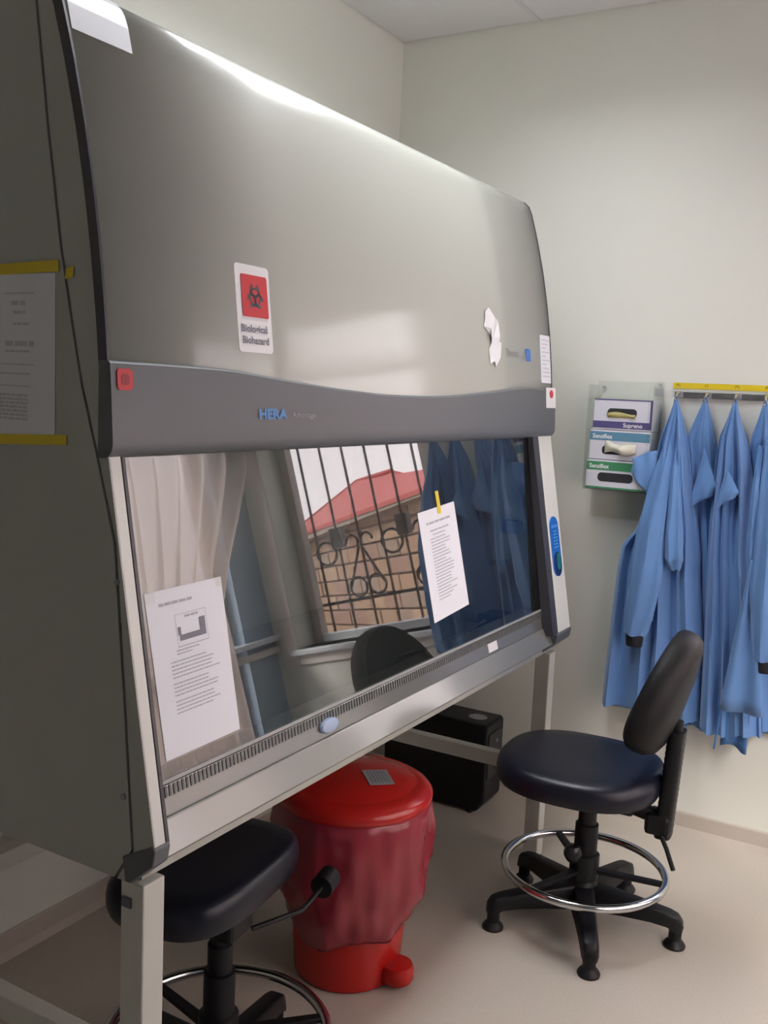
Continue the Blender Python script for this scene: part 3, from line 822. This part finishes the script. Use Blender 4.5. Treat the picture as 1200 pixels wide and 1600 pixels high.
def bag(u, z):
    f = (z-.16)/(.475-.16)
    r = lerp([(.155, .156), (.18, .168), (.22, .184), (.30, .200), (.40, .207), (.455, .204), (.474, .196)], z)
    fold = .004*math.sin(7*u+2*math.sin(2*u)+5*f)+.0028*math.sin(13*u-6*f)+.0016*math.sin(27*u+4*f)+.004*math.exp(-((f-.42-.08*math.sin(2*u))/.05)**2)
    lean = .012*(1-f)*math.cos(u+.6)
    zz = z+(.02*math.sin(2*u+1)+.012*math.sin(5*u))*(1-f)
    bulge = .016*math.exp(-((f-.28)/.12)**2)*math.sin(5*u+1.5)
    rr = max(r+(fold+bulge)*(1-.8*max(0, f-.8)/.2)+lean, .142+.1*zz+.006)
    return (BC[0]+rr*math.cos(u), BC[1]+rr*math.sin(u), zz)
b = MB().grid(bag, [2*PI*i/120 for i in range(120)], [.155, .165, .18, .20, .22, .24, .26, .285, .31, .335, .36, .385, .41, .43, .45, .463, .4745], closed=True)
tag(b.build('bin_liner', m_bag, None, smooth=True, solid=.0012), 'dark red plastic bag draped over the outside of the red pedal bin', 'bin bag')

# ------------------------------------------------------------------ black equipment case in the corner
eq = thing('equipment_case', (.445, -.24, 0), 'black upright equipment case on the floor in the corner under the cabinet', 'case')
MB().prism([(.235, -.315, .008), (.625, -.315, .008), (.655, -.315, .05), (.655, -.315, .325), (.648, -.315, .338), (.235, -.315, .338)], (0, .15, 0)).build('body', m_blackp, eq, bevel=.008)
for x in (.27, .60):
    for y in (-.305, -.185): MB().lathe([(.010, 0), (.012, .004), (.010, .010)], (x, y, 0), 12).build('foot', m_rubber, eq)
MB().box((.655, -.30, .13), (.659, -.18, .30)).build('front_panel', m_rubber, eq, bevel=.002)
for z, m in ((.205, m_sred), (.265, m_lgrey)):
    MB().tube([(.657, -.235, z), (.662, -.235, z)], .007, 10).build('indicator_lamp', m, eq)
slab(lambda x, y, o: Vector((x, y, .338+o)), [(.585+.035*math.cos(2*PI*i/20), -.245+.030*math.sin(2*PI*i/20)) for i in range(20)], 0, .0012).build('round_label', m_lgrey, eq)

# ------------------------------------------------------------------ glove boxes in their wall holder
hd = thing('glove_box_holder', (1.0, -.05, 1.2), 'clear acrylic wall holder for glove boxes beside the gowns', 'holder')
HX0, HX1 = .872, 1.104
MB().box((HX0, -.006, 1.09), (HX1, -.001, 1.575)).build('back_plate', m_acry, hd)
for x in (HX0, HX1-.004): MB().box((x, -.115, 1.195), (x+.004, -.006, 1.56)).build('side_plate', m_acry, hd)
MB().box((HX0+.004, -.115, 1.197), (HX1-.004, -.006, 1.201)).build('shelf', m_acry, hd)
for x in (HX0+.004, HX1-.019): MB().box((x, -.117, 1.201), (x+.015, -.113, 1.56)).build('front_lip', m_acry, hd)
for x, z in ((.892, 1.553), (1.090, 1.566)):
    MB().tube([(x, -.006, z), (x, -.010, z)], .006, 10).build('screw', m_lgrey, hd)
slab(lambda x, y, o: Vector((x, -.006-o, y)), [(1.074, 1.528), (1.100, 1.528), (1.100, 1.556), (1.074, 1.556)], 0, .0006).build('grey_sticker', m_lgrey, hd)
def slot(x0, x1, z0, z1): return roundpoly(x0, x1, z0, z1, min((z1-z0)/2-.0002, .013), 6)
def gbox(x0, x1, z0, z1, label, kind):
    t = thing('glove_box', ((x0+x1)/2, -.06, z0), label, 'glove box')
    y0, y1 = -.104, -.012
    MB().box((x0, y0, z0), (x1, y1, z1)).build('carton', m_lav, t, bevel=.0015)
    fn = lambda x, z, o=.0006: Vector((x, y0-o, z))
    h = z1-z0; w = x1-x0
    if kind == 'purple':
        slab(fn, [(x0, z0+.005), (x1, z0+.005), (x1, z0+.029), (x0, z0+.029)], .0004, .0008).build('purple_stripe', m_purple, t)
        slab(fn, [(x0, z1-.004), (x1, z1-.004), (x1, z1), (x0, z1)], .0004, .0008).build('top_edge_stripe', m_purple, t)
        slab(fn, [(x1-.008, z0+.029), (x1, z0+.029), (x1, z1-.004), (x1-.008, z1-.004)], .0004, .0008).build('side_edge_stripe', m_purple, t)
        text_mb('Supreno', .020, lambda x, y: fn(x0+.52*w+x, z0+.0105+y, .0012), bold=.0004).build('lettering', m_white, t)
        slab(fn, slot(x0+.24*w, x0+.74*w, z0+.42*h, z0+.70*h), .0004, .0008).build('opening', m_hole, t)
        b = MB()
        b.grid(lambda u, v: Vector((x0+w*(.25+.47*u), y0-.0015-.006*math.sin(PI*v)*(1+.4*math.sin(9*u)), z0+h*(.40+(.15+.04*math.sin(5*u))*v))), lin(0, 1, 16), lin(0, 1, 5))
        b.build('glove', m_olive, t, smooth=True, solid=.001)
    else:
        mm = m_teal if kind == 'blue' else m_grn
        slab(fn, [(x0, z1-.036), (x1, z1-.036), (x1, z1-.006), (x0, z1-.006)], .0004, .0008).build('colour_stripe', mm, t)
        text_mb('Sensiflex', .021, lambda x, y: fn(x0+.05*w+x, z1-.029+y, .0012), bold=.0005, xs=.95).build('lettering', m_white, t)
        if kind == 'blue':
            slab(fn, slot(x0+.22*w, x0+.72*w, z0+.18*h, z0+.48*h), .0004, .0008).build('opening', m_hole, t)
            b = MB()
            b.grid(lambda u, v: Vector((x0+w*(.27+.52*u), y0-.003-.022*math.sin(PI*v)*math.sin(PI*u)*(1+.25*math.sin(14*u)), z0+h*(.22+.06*math.sin(7*u)+(.36+.06*math.cos(9*u))*v))), lin(0, 1, 22), lin(0, 1, 9))
            b.build('glove', m_glove, t, smooth=True, solid=.001)
        else:
            slab(fn, slot(x0+.20*w, x0+.78*w, z0+.25*h, z0+.56*h), .0004, .0008).build('opening', m_hole, t)
            slab(fn, [(x0, z0), (x1, z0), (x1, z0+.006), (x0, z0+.006)], .0004, .0008).build('bottom_edge_stripe', m_grn, t)
gbox(.893, 1.098, 1.407, 1.512, 'white glove box with a purple stripe, uppermost in the wall holder', 'purple')
gbox(.885, 1.096, 1.303, 1.405, 'glove box with a blue stripe and a glove poking out, middle of the wall holder', 'blue')
gbox(.880, 1.094, 1.2015, 1.301, 'glove box with a green stripe and a dark slot, lowest in the wall holder', 'green')

# ------------------------------------------------------------------ coat rail, tape and gowns
rl = thing('hook_rail', (1.32, -.01, 1.54), 'grey metal coat hook rail on the back wall', 'hook rail')
MB().box((1.143, -.014, 1.527), (1.515, -.001, 1.549)).build('rail', m_rail, rl, bevel=.002)
HK = [1.160, 1.256, 1.352, 1.446]
for x in HK:
    h = MB().tube([(x, -.014, 1.545), (x, -.030, 1.543), (x, -.052, 1.530), (x, -.060, 1.518), (x, -.055, 1.508)], .005, 8).build('hook', m_chrome, rl, smooth=True)
    MB().box((x-.010, -.017, 1.528), (x+.012, -.013, 1.549)).build('hook_plate', m_lgrey, h)
tp = thing('tape_strip', (1.32, -.001, 1.568), 'long yellow tape strip stuck on the wall above the coat hooks', 'tape')
MB().box((1.133, -.0018, 1.558), (1.515, -.0006, 1.578)).build('strip', m_tape, tp)
b = MB()
wf = lambda x, z: Vector((x, -.0021, z))
for x, k in ((1.150, 0), (1.247, 1), (1.345, 2), (1.440, 3)):
    for (dx, dz, w, h) in ((-.006, .003, .002, .010), (.000, .006, .002, .008), (-.006, .010, .009, .002), (.005, .002, .002, .008))[:(4, 2, 4, 3)[k]]:
        quad(b, wf, x+dx, x+dx+w, 1.561+dz, 1.561+dz+h)
b.build('pen_marks', mat('pen_ink', (.22, .17, .03), .7), tp)

def gown(label, hook, left, right, zt, zb, depth, folds, seed, extra, yb):
    """a gown hanging by its neck loop: front and back cloth joined at the sides, folds running down from the hook"""
    rng = random.Random(seed)
    t = thing('gown', (hook, -.05, zt), label, 'gown', None)
    ph = [rng.uniform(0, 6.28) for _ in range(8)]
    N = 64
    zsl = [zt-(zt-zb)*((k/44)**1.15) for k in range(45)]
    R = []
    for z in zsl:
        f = (zt-z)/(zt-zb)
        xl, xr = lerp(left, z), lerp(right, z)
        cxx, hw = (xl+xr)/2, (xr-xl)/2
        d = lerp(depth, z)
        ring = []
        y0 = -.050+(yb+.050)*min(1, f*6)
        for i in range(N):
            a = 2*PI*i/N
            c, s = math.cos(a), math.sin(a)
            c = math.copysign(abs(c)**.8, c)
            x = cxx+hw*c
            u = (c+1)/2
            if s >= 0:                                  # front half, towards the room
                g = sum(A*math.cos(2*PI*k*u+ph[q]+1.5*math.sin(2*f+ph[q+3])) for q, (k, A) in enumerate(folds))
                am = min(1, f*5)*(abs(s)**.5)
                y = y0-d*(abs(s)**.6)-g*am
            else:
                y = y0+.006*abs(s)**.5
            zz = z
            if f > .93: zz += .010*math.sin(7*u+ph[1])*(f-.93)/.07
            ring.append((x, min(y, y0 if s >= 0 else -.008), zz))
        R.append(ring)
    MB().rings(R).build('body', m_gown, t, smooth=True)
    lp = MB().tube([(hook-.006, -.056, zt-.012), (hook-.004, -.052, zt+.004), (hook, -.056, zt+.010), (hook+.004, -.060, zt+.004), (hook+.006, -.058, zt-.012)], .0022, 6).build('neck_loop', m_gownd, t, smooth=True)
    extra(t)
    return t
def sleeve(t, pts, cuffm=None, seed=1, name='sleeve'):
    """flattened tapering tube: pts = (x, y, z, half width, half depth)"""
    rng = random.Random(seed); p0 = rng.uniform(0, 6)
    R = []
    fine = []
    for a, c in zip(pts, pts[1:]):
        for k in range(6): fine.append([a[i]+(c[i]-a[i])*k/6 for i in range(5)])
    fine.append(list(pts[-1]))
    M_ = len(fine)
    for j, (x, y, z, w, d) in enumerate(fine):
        R.append([(x+w*math.cos(2*PI*i/28)*(1+.07*math.sin(3*i+j*.35+p0)), y+d*math.sin(2*PI*i/28)*(1+.22*math.sin(2*PI*i/28*5+p0+j*.12)), z+.004*math.sin(i*.9+j)) for i in range(28)])
    s = MB().rings(R).build(name, m_gown, t, smooth=True)
    if cuffm:
        x, y, z, w, d = pts[-1]
        c = MB().rings([[(x+q*w*math.cos(2*PI*i/20), y+q*d*math.sin(2*PI*i/20), z-h) for i in range(20)] for q, h in ((.80, -.004), (.84, .010), (.80, .034), (.74, .040))]).build('cuff', cuffm, s, smooth=True)
        c['label'] = 'black knitted cuff'
    return s
def soft(t, c, bulge=.018, name='flap', m=None, rip=2.5):
    """soft folded piece of fabric over the four corners c"""
    c = [Vector(p) for p in c]
    def fn(u, v):
        p = (c[0]*(1-u)+c[1]*u)*(1-v)+(c[3]*(1-u)+c[2]*u)*v
        return p+Vector((.004*math.sin(6*v), -bulge*math.sin(PI*u)*(.4+.6*math.sin(PI*v))-.005*math.sin(rip*PI*u+2*v), .004*math.sin(5*u)))
    b = MB().grid(fn, lin(0, 1, 14), lin(0, 1, 12))
    return b.build(name, m or m_gown, t, smooth=True, solid=.004)
def ex1(t):
    sleeve(t, [(1.158, -.070, 1.40, .012, .012), (1.148, -.105, 1.27, .032, .024), (1.135, -.135, 1.10, .046, .030), (1.130, -.152, .92, .052, .028), (1.118, -.152, .78, .048, .026), (1.108, -.150, .715, .036, .022)], m_cuff, 3)
    sleeve(t, [(1.180, -.070, 1.38, .008, .010), (1.195, -.115, 1.25, .016, .016), (1.208, -.132, 1.08, .030, .022), (1.218, -.143, .99, .030, .02), (1.222, -.140, .955, .016, .012)], None, 5, 'fold')
    soft(t, [(1.122, -.100, 1.345), (1.046, -.122, 1.318), (1.052, -.122, 1.262), (1.120, -.110, 1.17)], .012)
def ex2(t):
    soft(t, [(1.262, -.045, 1.37), (1.322, -.085, 1.250), (1.318, -.086, 1.215), (1.245, -.075, 1.160)])
def ex3(t):
    soft(t, [(1.345, -.085, 1.31), (1.402, -.122, 1.236), (1.396, -.122, 1.220), (1.335, -.112, 1.165)])
    b = MB()
    b.grid(lambda u, v: Vector((lerp([(.50, 1.405), (.92, 1.452), (1.02, 1.462)], v)*(1-u)+u*lerp([(.50, 1.545), (.92, 1.500), (1.02, 1.485)], v), -.150-.010*math.sin(9*u)-.012*(1-v), v)), lin(0, 1, 18), lin(.515, 1.02, 12))
    b.build('front_panel', m_gown, t, smooth=True, solid=.004)
    b = MB()
    b.grid(lambda u, v: Vector((1.41+.085*u, -.10-.008*math.sin(8*u), v+.012*math.sin(5*u))), lin(0, 1, 12), lin(.375, .55, 8))
    b.build('under_hem', m_gownd, t, smooth=True, solid=.004)
    MB().tube([(1.405, -.12, .50), (1.400, -.122, .43), (1.395, -.120, .365)], .004, 6).build('tie', m_gownd, t, smooth=True)
def ex4(t):
    sleeve(t, [(1.470, -.070, 1.40, .010, .012), (1.490, -.105, 1.30, .026, .02), (1.512, -.150, 1.10, .042, .026), (1.518, -.155, .90, .048, .028), (1.528, -.152, .75, .040, .024), (1.530, -.150, .700, .034, .022)], m_cuff, 8)
    sleeve(t, [(1.448, -.070, 1.38, .008, .010), (1.452, -.118, 1.25, .012, .014), (1.462, -.138, 1.05, .020, .018), (1.468, -.138, .945, .012, .010)], None, 9, 'fold')
gown('blue gown with a black cuff, nearest the glove boxes', HK[0],
     [(.43, .985), (.47, .985), (.75, .995), (.93, 1.005), (1.013, 1.015), (1.06, 1.055), (1.14, 1.088), (1.18, 1.106), (1.31, 1.110), (1.377, 1.118), (1.46, 1.142), (1.52, 1.156)],
     [(.43, 1.325), (.72, 1.315), (.937, 1.288), (1.0, 1.285), (1.1, 1.268), (1.2, 1.246), (1.3, 1.228), (1.377, 1.212), (1.46, 1.188), (1.52, 1.165)],
     1.520, .435, [(.43, .060), (.9, .068), (1.2, .060), (1.4, .040), (1.52, .012)], [(2, .012), (4, .015), (6, .011), (9, .005)], 1, ex1, -.050)
gown('blue gown with a folded sleeve tip, second from the glove boxes', HK[1],
     [(.40, 1.262), (.9, 1.262), (1.25, 1.218), (1.38, 1.196), (1.46, 1.226), (1.522, 1.252)],
     [(.40, 1.352), (.9, 1.345), (1.25, 1.312), (1.38, 1.298), (1.46, 1.280), (1.522, 1.262)],
     1.522, .395, [(.4, .022), (.9, .024), (1.2, .028), (1.4, .030), (1.522, .012)], [(2, .006), (3, .006), (5, .005), (8, .003)], 5, ex2, -.016)
gown('blue gown with a wide front panel and trailing tie, third from the glove boxes', HK[2],
     [(.42, 1.330), (.7, 1.322), (.93, 1.312), (1.0, 1.308), (1.15, 1.306), (1.3, 1.306), (1.40, 1.312), (1.46, 1.332), (1.522, 1.347)],
     [(.42, 1.530), (.7, 1.500), (.93, 1.470), (1.0, 1.455), (1.15, 1.440), (1.3, 1.425), (1.40, 1.400), (1.46, 1.376), (1.522, 1.357)],
     1.522, .415, [(.4, .062), (.9, .062), (1.2, .056), (1.4, .038), (1.522, .012)], [(2, .014), (3, .014), (5, .010), (9, .005)], 9, ex3, -.050)
gown('blue gown hung next to the window, farthest from the glove boxes', HK[3],
     [(.42, 1.47), (.7, 1.44), (1.0, 1.415), (1.15, 1.405), (1.30, 1.400), (1.40, 1.408), (1.46, 1.425), (1.520, 1.441)],
     [(.42, 1.640), (.7, 1.615), (1.0, 1.580), (1.15, 1.560), (1.30, 1.530), (1.40, 1.505), (1.46, 1.480), (1.520, 1.451)],
     1.520, .425, [(.4, .022), (.9, .024), (1.2, .028), (1.4, .030), (1.52, .012)], [(2, .006), (4, .006), (6, .005), (9, .003)], 14, ex4, -.016)
for o in bpy.data.objects:
    if 'o' in o: del o['o']
